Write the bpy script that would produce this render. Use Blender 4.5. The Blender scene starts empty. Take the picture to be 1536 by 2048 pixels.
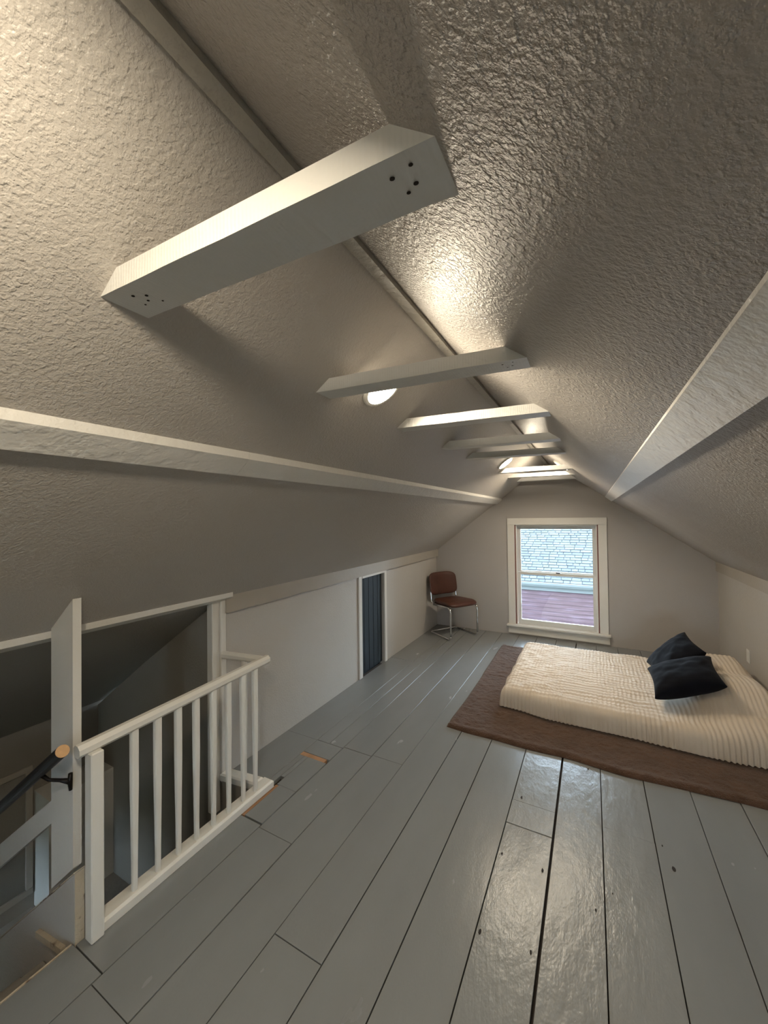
import bpy, bmesh, math, random
from math import sin, cos, pi, radians, sqrt, exp
from mathutils import Vector, Matrix, noise
random.seed(7)
S = bpy.context.scene
COL = S.collection

# ------------------------------------------------------------------ camera, world, exposure
cam = bpy.data.cameras.new('camera'); camo = bpy.data.objects.new('camera', cam); COL.objects.link(camo)
cam.sensor_fit = 'VERTICAL'; cam.sensor_height = 36.0; cam.lens = 768.5 * 36 / 2048
cam.clip_start = 0.02; cam.clip_end = 200
YAW, PITCH, ROLL = 0.495214, 0.0143737, -0.0125678
f = Vector((-sin(YAW) * cos(PITCH), cos(YAW) * cos(PITCH), sin(PITCH)))
rt = Vector((cos(YAW), sin(YAW), 0)); up = rt.cross(f)
r2 = cos(ROLL) * rt + sin(ROLL) * up; u2 = -sin(ROLL) * rt + cos(ROLL) * up
mw = Matrix((r2, u2, -f)).transposed().to_4x4(); mw.translation = (0, 0, 1.65)
camo.matrix_world = mw
S.camera = camo

world = bpy.data.worlds.new('sky'); S.world = world; world.use_nodes = True
bg = world.node_tree.nodes['Background']
bg.inputs[0].default_value = (0.68, 0.82, 1.0, 1); bg.inputs[1].default_value = 9.8
LAMP_POWER = 112.0
LAMP_COLOR = (1.0, 0.865, 0.66)
vs = S.view_settings
vs.view_transform = 'Standard'; vs.look = 'None'; vs.gamma = 1.0; vs.use_curve_mapping = False; vs.exposure = 1.27

# ------------------------------------------------------------------ helpers
def tag(o, label=None, cat=None, group=None, kind=None):
    if label: o['label'] = label
    if cat: o['category'] = cat
    if group: o['group'] = group
    if kind: o['kind'] = kind
    return o

def empty(name, loc=(0, 0, 0), rz=0):
    o = bpy.data.objects.new(name, None); COL.objects.link(o)
    o.location = loc; o.rotation_euler = (0, 0, rz); o.empty_display_size = 0.1
    return o

def obj(name, bm, mat, parent=None, loc=None, smooth=False):
    me = bpy.data.meshes.new(name)
    bmesh.ops.recalc_face_normals(bm, faces=bm.faces)
    bm.to_mesh(me); bm.free()
    if mat: me.materials.append(mat)
    if smooth:
        for p in me.polygons: p.use_smooth = True
    o = bpy.data.objects.new(name, me); COL.objects.link(o)
    if parent: o.parent = parent
    if loc is not None: o.location = loc
    return o

def dup(o, parent=None, loc=None):
    c = o.copy(); COL.objects.link(c)
    if parent is not None: c.parent = parent
    if loc is not None: c.location = loc
    for ch in list(o.children):
        dup(ch, c)
    return c

def struct(o, label=None):
    o['kind'] = 'structure'
    if label: o['label'] = label
    return o

def NB(): return bmesh.new()

def face(bm, vs):
    try: return bm.faces.new(vs)
    except ValueError: return None

def box(bm, x0, x1, y0, y1, z0, z1, ch=0.0):
    """box with chamfered top edges and vertical corners when ch > 0"""
    if ch <= 0:
        v = [bm.verts.new((x, y, z)) for z in (z0, z1) for y in (y0, y1) for x in (x0, x1)]
        for q in ((0, 1, 3, 2), (4, 6, 7, 5), (0, 4, 5, 1), (2, 3, 7, 6), (0, 2, 6, 4), (1, 5, 7, 3)):
            face(bm, [v[i] for i in q])
        return v
    a = bmesh.ops.create_cube(bm, size=1)
    vv = a['verts']
    for w in vv:
        w.co = ((x0 + x1) / 2 + w.co.x * (x1 - x0), (y0 + y1) / 2 + w.co.y * (y1 - y0), (z0 + z1) / 2 + w.co.z * (z1 - z0))
    ed = set(e for w in vv for e in w.link_edges)
    bmesh.ops.bevel(bm, geom=list(ed), offset=ch, segments=1, affect='EDGES', profile=0.5)

def prism(bm, poly, axis, a, b):
    """extrude a 2D polygon along an axis: 'y' -> poly is (x,z); 'x' -> (y,z); 'z' -> (x,y)"""
    def P(p, t):
        if axis == 'y': return (p[0], t, p[1])
        if axis == 'x': return (t, p[0], p[1])
        return (p[0], p[1], t)
    A = [bm.verts.new(P(p, a)) for p in poly]; B = [bm.verts.new(P(p, b)) for p in poly]
    n = len(poly)
    face(bm, A[::-1]); face(bm, B)
    for i in range(n): face(bm, [A[i], A[(i + 1) % n], B[(i + 1) % n], B[i]])

def tube(bm, pts, r, seg=12, caps=True, flat=None):
    pts = [Vector(p) for p in pts]
    rings = []; ref = None
    for i, p in enumerate(pts):
        d = (pts[min(i + 1, len(pts) - 1)] - pts[max(i - 1, 0)]).normalized()
        if ref is None:
            ref = Vector((0, 0, 1)) if abs(d.z) < 0.9 else Vector((1, 0, 0))
        n = (ref - d * ref.dot(d)).normalized(); b = d.cross(n); ref = n
        rr = r[i] if isinstance(r, (list, tuple)) else r
        rings.append([bm.verts.new(p + n * rr * cos(2 * pi * (k + 0.5) / seg) + b * rr * sin(2 * pi * (k + 0.5) / seg)) for k in range(seg)])
    for A, B in zip(rings, rings[1:]):
        for k in range(seg): face(bm, [A[k], A[(k + 1) % seg], B[(k + 1) % seg], B[k]])
    if caps:
        face(bm, rings[0][::-1]); face(bm, rings[-1])

def arc(c, a0, a1, r, n, plane):
    """points on an arc; plane = (axis u, axis v) unit vectors"""
    u, v = Vector(plane[0]), Vector(plane[1]); c = Vector(c)
    return [c + u * r * cos(a0 + (a1 - a0) * i / n) + v * r * sin(a0 + (a1 - a0) * i / n) for i in range(n + 1)]

# ------------------------------------------------------------------ materials
def new_mat(name):
    m = bpy.data.materials.new(name); m.use_nodes = True
    nt = m.node_tree; b = nt.nodes['Principled BSDF']
    return m, nt, b

def paint(name, col, rough=0.5, var=0.06, vscale=3.0, bumps=(), spec=0.5, rvar=0.0, stretch=None, col2=None, metallic=0.0, sheen=0.0, c2scale=6.0, c2lo=0.55, c2hi=0.62):
    """painted / plain surface: colour with soft variation and stacked bump layers
    bumps: (kind, scale, strength, distance, ramp_lo, ramp_hi)"""
    m, nt, b = new_mat(name); N = nt.nodes; L = nt.links
    tc = N.new('ShaderNodeTexCoord'); src = tc.outputs['Object']
    if stretch:
        mp = N.new('ShaderNodeMapping'); mp.inputs['Scale'].default_value = stretch
        L.new(src, mp.inputs[0]); src = mp.outputs[0]
    nz = N.new('ShaderNodeTexNoise'); nz.inputs['Scale'].default_value = vscale; nz.inputs['Detail'].default_value = 5
    L.new(src, nz.inputs['Vector'])
    rp = N.new('ShaderNodeValToRGB'); rp.color_ramp.elements[0].position = 0.15; rp.color_ramp.elements[1].position = 0.85
    rp.color_ramp.elements[0].color = tuple(c * (1 - var) for c in col) + (1,)
    rp.color_ramp.elements[1].color = tuple(min(1, c * (1 + var)) for c in col) + (1,)
    L.new(nz.outputs['Fac'], rp.inputs[0]); cout = rp.outputs[0]
    if col2:
        n2 = N.new('ShaderNodeTexNoise'); n2.inputs['Scale'].default_value = c2scale; n2.inputs['Detail'].default_value = 6
        L.new(src, n2.inputs['Vector'])
        mr = N.new('ShaderNodeMapRange'); mr.inputs[1].default_value = c2lo; mr.inputs[2].default_value = c2hi
        L.new(n2.outputs['Fac'], mr.inputs[0])
        mx = N.new('ShaderNodeMix'); mx.data_type = 'RGBA'; mx.inputs[7].default_value = tuple(col2) + (1,)
        L.new(mr.outputs[0], mx.inputs[0]); L.new(cout, mx.inputs[6]); cout = mx.outputs[2]
    L.new(cout, b.inputs['Base Color'])
    b.inputs['Roughness'].default_value = rough; b.inputs['Metallic'].default_value = metallic
    b.inputs['Specular IOR Level'].default_value = spec
    if sheen: b.inputs['Sheen Weight'].default_value = sheen; b.inputs['Sheen Roughness'].default_value = 0.5
    if rvar:
        mr = N.new('ShaderNodeMapRange'); mr.inputs[3].default_value = rough - rvar; mr.inputs[4].default_value = rough + rvar
        mr.inputs[1].default_value = 0.15; mr.inputs[2].default_value = 0.85
        n3 = N.new('ShaderNodeTexNoise'); n3.inputs['Scale'].default_value = vscale * 2.3; n3.inputs['Detail'].default_value = 4
        L.new(src, n3.inputs['Vector']); L.new(n3.outputs['Fac'], mr.inputs[0]); L.new(mr.outputs[0], b.inputs['Roughness'])
    prev = None
    for kind, sc, st, dist, lo, hi in bumps:
        if kind == 'voronoi':
            t = N.new('ShaderNodeTexVoronoi'); t.inputs['Scale'].default_value = sc; o = t.outputs['Distance']
        elif kind == 'wave':
            t = N.new('ShaderNodeTexWave'); t.inputs['Scale'].default_value = sc; t.inputs['Distortion'].default_value = 2.0
            t.inputs['Detail'].default_value = 2; o = t.outputs['Fac']
        else:
            t = N.new('ShaderNodeTexNoise'); t.inputs['Scale'].default_value = sc; t.inputs['Detail'].default_value = 3
            if kind == 'swirl': t.inputs['Distortion'].default_value = 0.9
            o = t.outputs['Fac']
        L.new(src, t.inputs['Vector'])
        mr = N.new('ShaderNodeMapRange'); mr.interpolation_type = 'SMOOTHSTEP'
        mr.inputs[1].default_value = lo; mr.inputs[2].default_value = hi
        L.new(o, mr.inputs[0])
        bp = N.new('ShaderNodeBump'); bp.inputs['Strength'].default_value = st; bp.inputs['Distance'].default_value = dist
        L.new(mr.outputs[0], bp.inputs['Height'])
        if prev: L.new(prev, bp.inputs['Normal'])
        prev = bp.outputs[0]
    if prev: L.new(prev, b.inputs['Normal'])
    return m

TAUPE = (0.43, 0.402, 0.378)
M = {}
M['ceiling'] = paint('ceiling_texture_paint', (0.47, 0.435, 0.395), 0.42, 0.05, 1.5,
    bumps=(('noise', 40, 0.17, 0.004, 0.54, 0.60), ('noise', 95, 0.34, 0.003, 0.42, 0.60), ('noise', 230, 0.35, 0.0012, 0.35, 0.65)), rvar=0.05)
M['ceiling2'] = paint('ceiling_heavy_texture_paint', (0.40, 0.37, 0.34), 0.37, 0.05, 1.5,
    bumps=(('noise', 40, 0.32, 0.004, 0.54, 0.60), ('noise', 95, 0.55, 0.003, 0.42, 0.60), ('noise', 230, 0.5, 0.0012, 0.35, 0.65)), rvar=0.06)
M['wall'] = paint('wall_paint', TAUPE, 0.55, 0.04, 2.0, bumps=(('noise', 150, 0.35, 0.0012, 0.3, 0.7), ('noise', 9, 0.15, 0.004, 0.3, 0.7)))
M['knee'] = paint('knee_wall_paint', (0.50, 0.47, 0.43), 0.5, 0.05, 1.6, bumps=(('noise', 90, 0.4, 0.0015, 0.3, 0.7), ('noise', 7, 0.2, 0.005, 0.3, 0.7)))
M['walltrim'] = paint('wall_trim_paint', (0.40, 0.36, 0.305), 0.45, 0.05, 4, bumps=(('noise', 30, 0.2, 0.002, 0.3, 0.7),))
M['white'] = paint('white_trim_paint', (0.72, 0.70, 0.65), 0.38, 0.04, 5, bumps=(('noise', 35, 0.18, 0.002, 0.3, 0.7), ('noise', 160, 0.2, 0.0006, 0.35, 0.65)))
M['beam'] = paint('beam_white_paint', (0.69, 0.68, 0.65), 0.36, 0.04, 5, stretch=(1, 1, 1), bumps=(('wave', 38, 0.22, 0.0012, 0.0, 1.0), ('noise', 22, 0.25, 0.003, 0.35, 0.7)))
M['purlin'] = paint('purlin_white_paint', (0.72, 0.70, 0.66), 0.30, 0.05, 4, bumps=(('noise', 28, 0.35, 0.004, 0.35, 0.65), ('noise', 120, 0.3, 0.0012, 0.35, 0.65)))
M['ridge'] = paint('ridge_board_paint', (0.42, 0.39, 0.34), 0.45, 0.06, 6, bumps=(('noise', 40, 0.5, 0.004, 0.35, 0.65),))
M['railing'] = paint('railing_white_paint', (0.76, 0.74, 0.68), 0.34, 0.03, 8, bumps=(('noise', 25, 0.12, 0.002, 0.3, 0.7),))
M['plank'] = paint('floor_grey_paint', (0.220, 0.230, 0.232), 0.25, 0.08, 5, stretch=(1, 0.35, 1), rvar=0.04,
    bumps=(('noise', 16, 0.22, 0.004, 0.1, 0.9), ('noise', 190, 0.2, 0.0006, 0.3, 0.7)))
M['plank2'] = paint('floor_grey_paint_worn', (0.240, 0.250, 0.252), 0.24, 0.10, 6, stretch=(1, 0.5, 1), rvar=0.04,
    bumps=(('noise', 13, 0.35, 0.005, 0.1, 0.9), ('noise', 42, 0.22, 0.003, 0.2, 0.8), ('noise', 170, 0.25, 0.0008, 0.3, 0.7)))
M['barewood'] = paint('bare_wood', (0.42, 0.23, 0.12), 0.7, 0.3, 14, stretch=(1, 0.2, 1), bumps=(('noise', 60, 0.3, 0.002, 0.3, 0.7),))
M['darkvoid'] = paint('subfloor_dark', (0.035, 0.026, 0.02), 0.9, 0.3, 10)
M['stairgrey'] = paint('stair_grey_paint', (0.30, 0.28, 0.25), 0.42, 0.12, 6, bumps=(('noise', 30, 0.3, 0.003, 0.3, 0.7),))
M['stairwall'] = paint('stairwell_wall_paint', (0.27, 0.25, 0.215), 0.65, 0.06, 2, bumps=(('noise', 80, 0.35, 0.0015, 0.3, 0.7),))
M['tan'] = paint('worn_tan_paint', (0.58, 0.50, 0.38), 0.55, 0.1, 12, col2=(0.10, 0.05, 0.03), c2scale=9, c2lo=0.60, c2hi=0.66, bumps=(('noise', 40, 0.4, 0.004, 0.4, 0.6),))
M['doorblue'] = paint('door_navy_paint', (0.007, 0.015, 0.021), 0.6, 0.15, 5, stretch=(4, 4, 0.6), bumps=(('noise', 30, 0.2, 0.002, 0.3, 0.7),))
M['black'] = paint('black_rail_paint', (0.012, 0.013, 0.016), 0.4, 0.2, 12)
M['iron'] = paint('black_iron', (0.012, 0.010, 0.010), 0.45, 0.2, 20, metallic=0.6)
M['endgrain'] = paint('cut_wood_end', (0.60, 0.36, 0.17), 0.6, 0.15, 60)
M['leather'] = paint('brown_leather', (0.075, 0.026, 0.016), 0.42, 0.25, 7, bumps=(('noise', 70, 0.25, 0.0015, 0.3, 0.7),))
M['leatherdark'] = paint('brown_leather_piping', (0.03, 0.012, 0.008), 0.5, 0.2, 12)
M['chrome'] = paint('chrome', (0.72, 0.74, 0.76), 0.12, 0.02, 5, metallic=1.0)
M['rug'] = paint('rug_plush', (0.100, 0.055, 0.034), 0.95, 0.30, 11, sheen=0.2, spec=0.1,
    bumps=(('noise', 24, 0.5, 0.012, 0.3, 0.7), ('noise', 160, 0.8, 0.004, 0.3, 0.7)))
M['blanket'] = paint('blanket_muslin', (0.62, 0.53, 0.425), 0.8, 0.06, 9, sheen=0.15, spec=0.2, bumps=(('noise', 120, 0.3, 0.0015, 0.3, 0.7),))
M['mattress'] = paint('mattress_ticking', (0.75, 0.72, 0.66), 0.8, 0.05, 8)
M['pillow'] = paint('pillow_cotton', (0.66, 0.60, 0.48), 0.85, 0.06, 8, spec=0.2)
M['navy'] = paint('cushion_navy', (0.0040, 0.0048, 0.0085), 0.9, 0.3, 10, sheen=0.03, spec=0.15, bumps=(('noise', 220, 0.25, 0.0008, 0.3, 0.7),))
M['plate'] = paint('outlet_plastic', (0.75, 0.74, 0.70), 0.35, 0.01, 5)
M['nailhole'] = paint('nail_hole_dark', (0.02, 0.015, 0.012), 0.9, 0.2, 40)
M['shingle'] = [paint('roof_shingle_%d' % i, c, 0.9, 0.12, 9, bumps=(('noise', 120, 0.4, 0.003, 0.3, 0.7),)) for i, c in
    enumerate([(0.041, 0.046, 0.0455), (0.047, 0.051, 0.051), (0.034, 0.038, 0.041), (0.044, 0.0475, 0.0455)])]
M['roofdeck'] = paint('roof_underlay', (0.012, 0.013, 0.015), 0.9, 0.1, 4)
M['gutter'] = paint('gutter_white', (0.075, 0.08, 0.08), 0.5, 0.04, 4)
M['siding'] = paint('red_siding_painted_sheen', (0.035, 0.011, 0.016), 0.6, 0.15, 5, stretch=(0.4, 1, 3), col2=(0.062, 0.034, 0.048), c2scale=5, c2lo=0.50, c2hi=0.72)  # second tone paints in the pale lavender sheen on the lower glass
M['sash'] = paint('sash_white_paint', (0.66, 0.66, 0.63), 0.4, 0.04, 8)
M['redjamb'] = paint('jamb_red_primer', (0.16, 0.05, 0.04), 0.6, 0.2, 20)
M['grass'] = paint('lawn', (0.06, 0.075, 0.045), 0.95, 0.3, 1.2)
M['ring'] = paint('lamp_ring_white', (0.80, 0.78, 0.72), 0.4, 0.02, 5)

m, nt, b = new_mat('lamp_diffuser'); b.inputs['Base Color'].default_value = (0.8, 0.8, 0.8, 1)
b.inputs['Emission Color'].default_value = LAMP_COLOR + (1,); b.inputs['Emission Strength'].default_value = LAMP_POWER
M['diffuser'] = m
m, nt, b = new_mat('window_glass'); N = nt.nodes; L = nt.links
tr = N.new('ShaderNodeBsdfTransparent'); gl = N.new('ShaderNodeBsdfGlossy'); gl.inputs['Roughness'].default_value = 0.02
fr = N.new('ShaderNodeFresnel'); fr.inputs['IOR'].default_value = 1.45; mx = N.new('ShaderNodeMixShader')
tr.inputs[0].default_value = (0.93, 0.97, 0.97, 1)
L.new(fr.outputs[0], mx.inputs[0]); L.new(tr.outputs[0], mx.inputs[1]); L.new(gl.outputs[0], mx.inputs[2])
L.new(mx.outputs[0], N['Material Output'].inputs['Surface']); M['glass'] = m

# ------------------------------------------------------------------ room section
XL, XR = -2.12, 1.24            # knee walls
YF, YB = 5.60, -2.60            # far wall, wall behind the camera
RX, RZ = -0.5186, 2.363         # ridge
def zl(x): return 2.762 + 0.77 * x
def zr(x): return 1.988 - 0.7226 * x
def zc(x): return zl(x) if x < RX else zr(x)
EX, EZ = -3.60, 0.12            # eave over the stairwell
WY0, WY1 = -0.30, 1.69          # stairwell, near and far side
WB = -2.7                       # lowest stairwell level

def slab(bm, p0, p1, y0, y1, t):
    (xa, za), (xb, zb) = p0, p1
    d = Vector((xb - xa, zb - za)).normalized(); n = Vector((-d.y, d.x))
    if n.y < 0: n = -n
    prism(bm, [(xa, za), (xb, zb), (xb + n.x * t, zb + n.y * t), (xa + n.x * t, za + n.y * t)], 'y', y0, y1)

bm = NB(); xo = XL - 0.02
prism(bm, [(RX, RZ), (xo, zl(xo)), (xo - 0.05, zl(xo) + 0.065), (RX, RZ + 0.11)], 'y', YB - 0.1, YF + 0.12)
struct(obj('ceiling_left', bm, M['ceiling']), 'taupe roller-textured sloped ceiling on the stairwell side')
bm = NB(); xo = XR + 0.12
prism(bm, [(RX, RZ), (RX, RZ + 0.11), (xo + 0.05, zr(xo) + 0.065), (xo, zr(xo))], 'y', YB - 0.1, YF + 0.12)
struct(obj('ceiling_right', bm, M['ceiling2']), 'glossy taupe textured sloped ceiling on the bed side')
bm = NB(); slab(bm, (XL - 0.0, zl(XL)), (EX - 0.15, EZ - 0.05), WY0 - 0.1, WY1 + 0.1, 0.08)
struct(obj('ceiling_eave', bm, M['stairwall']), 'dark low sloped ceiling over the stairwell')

# walls --------------------------------------------------------------
WX0, WX1, WZ0, WZ1 = -0.955, 0.07, 0.14, 1.525         # far window opening
bm = NB(); T = YF + 0.15
prism(bm, [(XL - 0.1, -0.1), (WX0, -0.1), (WX0, zc(WX0) + 0.03), (XL - 0.1, zl(XL - 0.1) + 0.03)], 'y', YF, T)
prism(bm, [(WX1, -0.1), (XR + 0.1, -0.1), (XR + 0.1, zr(XR + 0.1) + 0.03), (WX1, zr(WX1) + 0.03)], 'y', YF, T)
prism(bm, [(WX0, -0.1), (WX1, -0.1), (WX1, WZ0), (WX0, WZ0)], 'y', YF, T)
prism(bm, [(WX0, WZ1), (WX1, WZ1), (WX1, zr(WX1) + 0.03), (RX, RZ + 0.06), (WX0, zl(WX0) + 0.03)], 'y', YF, T)
struct(obj('wall_far', bm, M['wall']), 'taupe gable end wall around the window')
BX0, BX1, BZ0, BZ1 = 0.12, 0.80, 0.25, 1.30              # added unseen window in the back gable, for daylight fill
bm = NB()
prism(bm, [(XL - 0.1, -0.1), (BX0, -0.1), (BX0, zc(BX0) + 0.03), (RX, RZ + 0.06), (XL - 0.1, zl(XL - 0.1) + 0.03)], 'y', YB - 0.12, YB)
prism(bm, [(BX1, -0.1), (XR + 0.1, -0.1), (XR + 0.1, zr(XR + 0.1) + 0.03), (BX1, zr(BX1) + 0.03)], 'y', YB - 0.12, YB)
prism(bm, [(BX0, -0.1), (BX1, -0.1), (BX1, BZ0), (BX0, BZ0)], 'y', YB - 0.12, YB)
prism(bm, [(BX0, BZ1), (BX1, BZ1), (BX1, zr(BX1) + 0.03), (BX0, zr(BX0) + 0.03)], 'y', YB - 0.12, YB)
struct(obj('wall_back', bm, M['wall']), 'taupe gable end wall behind the camera')
DY0, DY1, DZ = 3.395, 3.885, 1.02                       # knee-wall door opening
bm = NB()
for (a, c, z0, z1) in ((WY1 + 0.005, DY0, -0.1, 1.16), (DY1, YF + 0.02, -0.1, 1.16), (DY0, DY1, DZ, 1.16), (YB - 0.02, WY0 - 0.02, -0.1, 1.16)):
    box(bm, XL - 0.1, XL, a, c, z0, z1)
struct(obj('wall_left', bm, M['knee']), 'pale taupe knee wall with the small navy door')
bm = NB(); box(bm, XR, XR + 0.1, YB - 0.02, YF + 0.02, -0.1, zr(XR) + 0.02)
struct(obj('wall_right', bm, M['knee']), 'pale taupe knee wall beside the bed')

# floor: dark base + every plank -------------------------------------
bm = NB()
prism(bm, [(-1.80, YB), (XR + 0.1, YB), (XR + 0.1, YF), (XL - 0.1, YF), (XL - 0.1, WY1), (-1.80, WY1)], 'z', -0.16, -0.026)
prism(bm, [(XL - 0.02, YB), (-1.80, YB), (-1.80, WY0 - 0.02), (XL - 0.02, WY0 - 0.02)], 'z', -0.16, -0.026)
floor = struct(obj('floor', bm, M['darkvoid']), 'grey painted wide plank floor')
def plank(x0, x1, y0, y1, mat, z1=0.0, gx=0.0022, gy=0.0015):
    bm = NB(); ch = 0.001
    x0 += gx; x1 -= gx; y0 += gy; y1 -= gy
    lo = [bm.verts.new(p) for p in ((x0, y0, -0.024), (x1, y0, -0.024), (x1, y1, -0.024), (x0, y1, -0.024))]
    mi = [bm.verts.new((v.co.x, v.co.y, z1 - ch)) for v in lo]
    hi = [bm.verts.new(p) for p in ((x0 + ch, y0 + ch, z1), (x1 - ch, y0 + ch, z1), (x1 - ch, y1 - ch, z1), (x0 + ch, y1 - ch, z1))]
    for A, B in ((lo, mi), (mi, hi)):
        for k in range(4): face(bm, [A[k], A[(k + 1) % 4], B[(k + 1) % 4], B[k]])
    face(bm, hi); face(bm, lo[::-1])
    return obj('plank', bm, mat, floor)
strips = [(-2.12, -1.83, [WY1, 2.295, 4.05, YF]),
          (-1.60, -1.37, [YB, -0.8, 0.72, 1.505, 2.31, 4.8, YF]),
          (-1.37, -1.14, [YB, -0.2, 2.325, YF]),
          (-1.14, -0.907, [YB, 1.15, 4.35, YF]),
          (-0.907, -0.677, [YB, -0.6, 3.95, YF]),
          (-0.677, -0.437, [YB, 0.3, 4.6, YF]),
          (-0.437, -0.202, [YB, 2.15, 2.338, YF]),
          (-0.202, 0.020, [YB, -0.3, 4.2, YF]),
          (0.020, 0.251, [YB, 2.35, YF]),
          (0.251, 0.484, [YB, 0.6, 3.7, YF]),
          (0.484, 0.716, [YB, -0.2, 4.4, YF]),
          (0.716, 0.950, [YB, 1.2, YF]),
          (0.950, 1.240, [YB, 2.6, YF]),
          (-2.12, -1.83, [YB, WY0 - 0.02])]
for i, (x0, x1, ys) in enumerate(strips):
    for a, c in zip(ys, ys[1:]):
        wide = i in (6, 7)
        xx1 = x1 - (0.004 if i == 6 else 0); xx0 = x0 + (0.003 if i == 7 else 0)
        plank(xx0, xx1, a, c, M['plank2'] if i in (6, 7, 8) else M['plank'], z1=random.uniform(-0.0018, 0.0018))
# the strip beside the stairwell is patched together from short pieces
plank(-1.812, -1.60, YB, 0.755, M['plank'])
plank(-1.802, -1.60, 0.757, 1.522, M['plank'], z1=-0.001)
plank(-1.735, -1.60, 1.528, 1.80, M['plank'], z1=0.001)
plank(-1.762, -1.738, 1.528, 1.80, M['barewood'], z1=-0.004)
plank(-1.755, -1.60, 1.80, 2.100, M['plank'], z1=0.001, gy=0)
plank(-1.785, -1.757, 1.868, 2.100, M['plank'], z1=0.0005, gx=0, gy=0)
plank(-1.83, -1.787, 1.72, 2.100, M['plank'], z1=0.0)
plank(-1.83, -1.62, 2.102, 2.138, M['barewood'], z1=-0.001, gy=0)
plank(-1.83, -1.60, 2.140, 2.295, M['plank'], z1=0.0)
plank(-1.83, -1.722, 2.297, YF, M['plank'], z1=0.0005)
plank(-1.722, -1.60, 2.297, YF, M['plank'], z1=-0.0005)
bm = NB(); box(bm, -1.818, -1.8125, YB, 0.75, -0.028, 0.0015)
obj('floor_nosing', bm, M['tan'], floor)

for (hx, hy, hr_) in ((-0.39, 2.374, 0.010), (-0.231, 1.933, 0.009), (-0.415, 1.938, 0.007), (0.307, 2.221, 0.013), (-0.42, 1.535, 0.009), (-0.232, 1.552, 0.007), (-0.05, 2.837, 0.007), (0.28, 2.35, 0.006), (0.051, 1.955, 0.006), (-0.014, 1.842, 0.006)):
    bm = NB(); bmesh.ops.create_uvsphere(bm, u_segments=9, v_segments=5, radius=hr_)
    for v in bm.verts:
        k_ = 1 + 0.45 * noise.noise(v.co * 160 + Vector((hx * 9, hy * 9, 0)))
        v.co.x *= 0.55 * k_; v.co.y *= 1.2 * k_; v.co.z *= 0.12
    obj('knot', bm, M['nailhole'], floor, loc=(hx, hy, 0.0008))

# ridge strip and purlin boards ---------------------------------------
bm = NB(); prism(bm, [(-0.536, zl(-0.536)), (-0.533, 2.334), (-0.500, 2.334), (-0.499, zr(-0.499)), (RX, RZ)], 'y', YB, YF - 0.001)
struct(obj('trim_1', bm, M['ridge']), 'narrow ridge board along the ceiling peak')
def purlin(name, pts, ys, label):
    root = None
    for k, (a, c) in enumerate(zip(ys, ys[1:])):
        bm = NB(); prism(bm, pts, 'y', a + (0.001 if k else 0), c)
        if root is None: root = struct(obj(name, bm, M['purlin']), label)
        else: obj('board', bm, M['purlin'], root)
t = 0.028
purlin('trim_2', [(-1.120, zl(-1.120) + 0.002), (-1.118, zl(-1.118) - t), (-1.190, zl(-1.190) - t), (-1.205, zl(-1.205) + 0.002)], [YB, 1.02, YF - 0.001],
       'white board running along the stairwell-side ceiling slope')
t = 0.013
purlin('trim_3', [(0.1505, zr(0.1505) + 0.002), (0.152, zr(0.152) - 0.005), (0.222, zr(0.222) - t), (0.228, zr(0.228) + 0.002)], [YB, 2.2, YF - 0.001],
       'white board running along the bed-side ceiling slope')

# knee-wall top trims ---------------------------------------------------
def ytrim(name, pts, y0, y1, mat, label):
    bm = NB(); prism(bm, pts, 'y', y0, y1); return struct(obj(name, bm, mat), label)
ytrim('trim_4', [(XL + 0.001, 1.045), (XL + 0.034, 1.045), (XL + 0.034, zl(XL + 0.034)), (XL + 0.001, zl(XL))], 1.705, 2.9, M['walltrim'], 'taupe frieze board above the knee wall next to the railing')
ytrim('trim_5', [(XL + 0.001, 1.045), (XL + 0.032, 1.045), (XL + 0.032, zl(XL + 0.032)), (XL + 0.001, zl(XL))], 2.903, YF - 0.001, M['walltrim'], 'taupe frieze board above the navy door')
ytrim('trim_6', [(XR - 0.001, 1.0), (XR - 0.018, 1.0), (XR - 0.018, zr(XR - 0.018)), (XR - 0.001, zr(XR))], YB, YF - 0.001, M['walltrim'], 'taupe frieze board on the bed-side knee wall')
# white trim round the stair opening
ytrim('trim_7', [(-2.125, 1.118), (-2.055, 1.150), (-2.055, 1.186), (-2.125, 1.16)], WY0 - 0.02, 1.73, M['white'], 'white header trim over the stair opening')
bm = NB(); box(bm, -2.165, -2.112, 1.618, 1.672, -0.20, 1.13, 0.004); o8 = struct(obj('trim_8', bm, M['white']), 'white post at the far side of the stair opening')
bm = NB(); box(bm, -2.128, -2.098, 1.672, 1.712, -0.02, 1.13, 0.003); obj('casing_board', bm, M['white'], o8)

# knee-wall door ----------------------------------------------------------
door = struct(empty('door_1', (XL, (DY0 + DY1) / 2, 0)), 'short navy plank door with white casing in the knee wall')
def dpart(name, x0, x1, y0, y1, z0, z1, mat, ch=0.002):
    yc = (DY0 + DY1) / 2
    bm = NB(); box(bm, x0 - XL, x1 - XL, y0 - yc, y1 - yc, z0, z1, ch); return obj(name, bm, mat, door)
n = 5; w = (DY1 - DY0) / n
for k in range(n):
    dpart('plank', XL - 0.045, XL - 0.022, DY0 + k * w + 0.0015, DY0 + (k + 1) * w - 0.0015, 0.008, DZ - 0.004, M['doorblue'], 0.004)
dpart('casing', XL + 0.0005, XL + 0.018, DY0 - 0.058, DY0, 0.001, 1.075, M['white'])
dpart('casing', XL + 0.0005, XL + 0.018, DY1, DY1 + 0.05, 0.001, 1.075, M['white'])
dpart('casing', XL + 0.0005, XL + 0.024, DY0 - 0.001, DY1 + 0.001, DZ, 1.074, M['white'])
dpart('door_backing', XL - 0.09, XL - 0.05, DY0 - 0.02, DY1 + 0.02, -0.02, DZ + 0.02, M['doorblue'])

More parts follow.
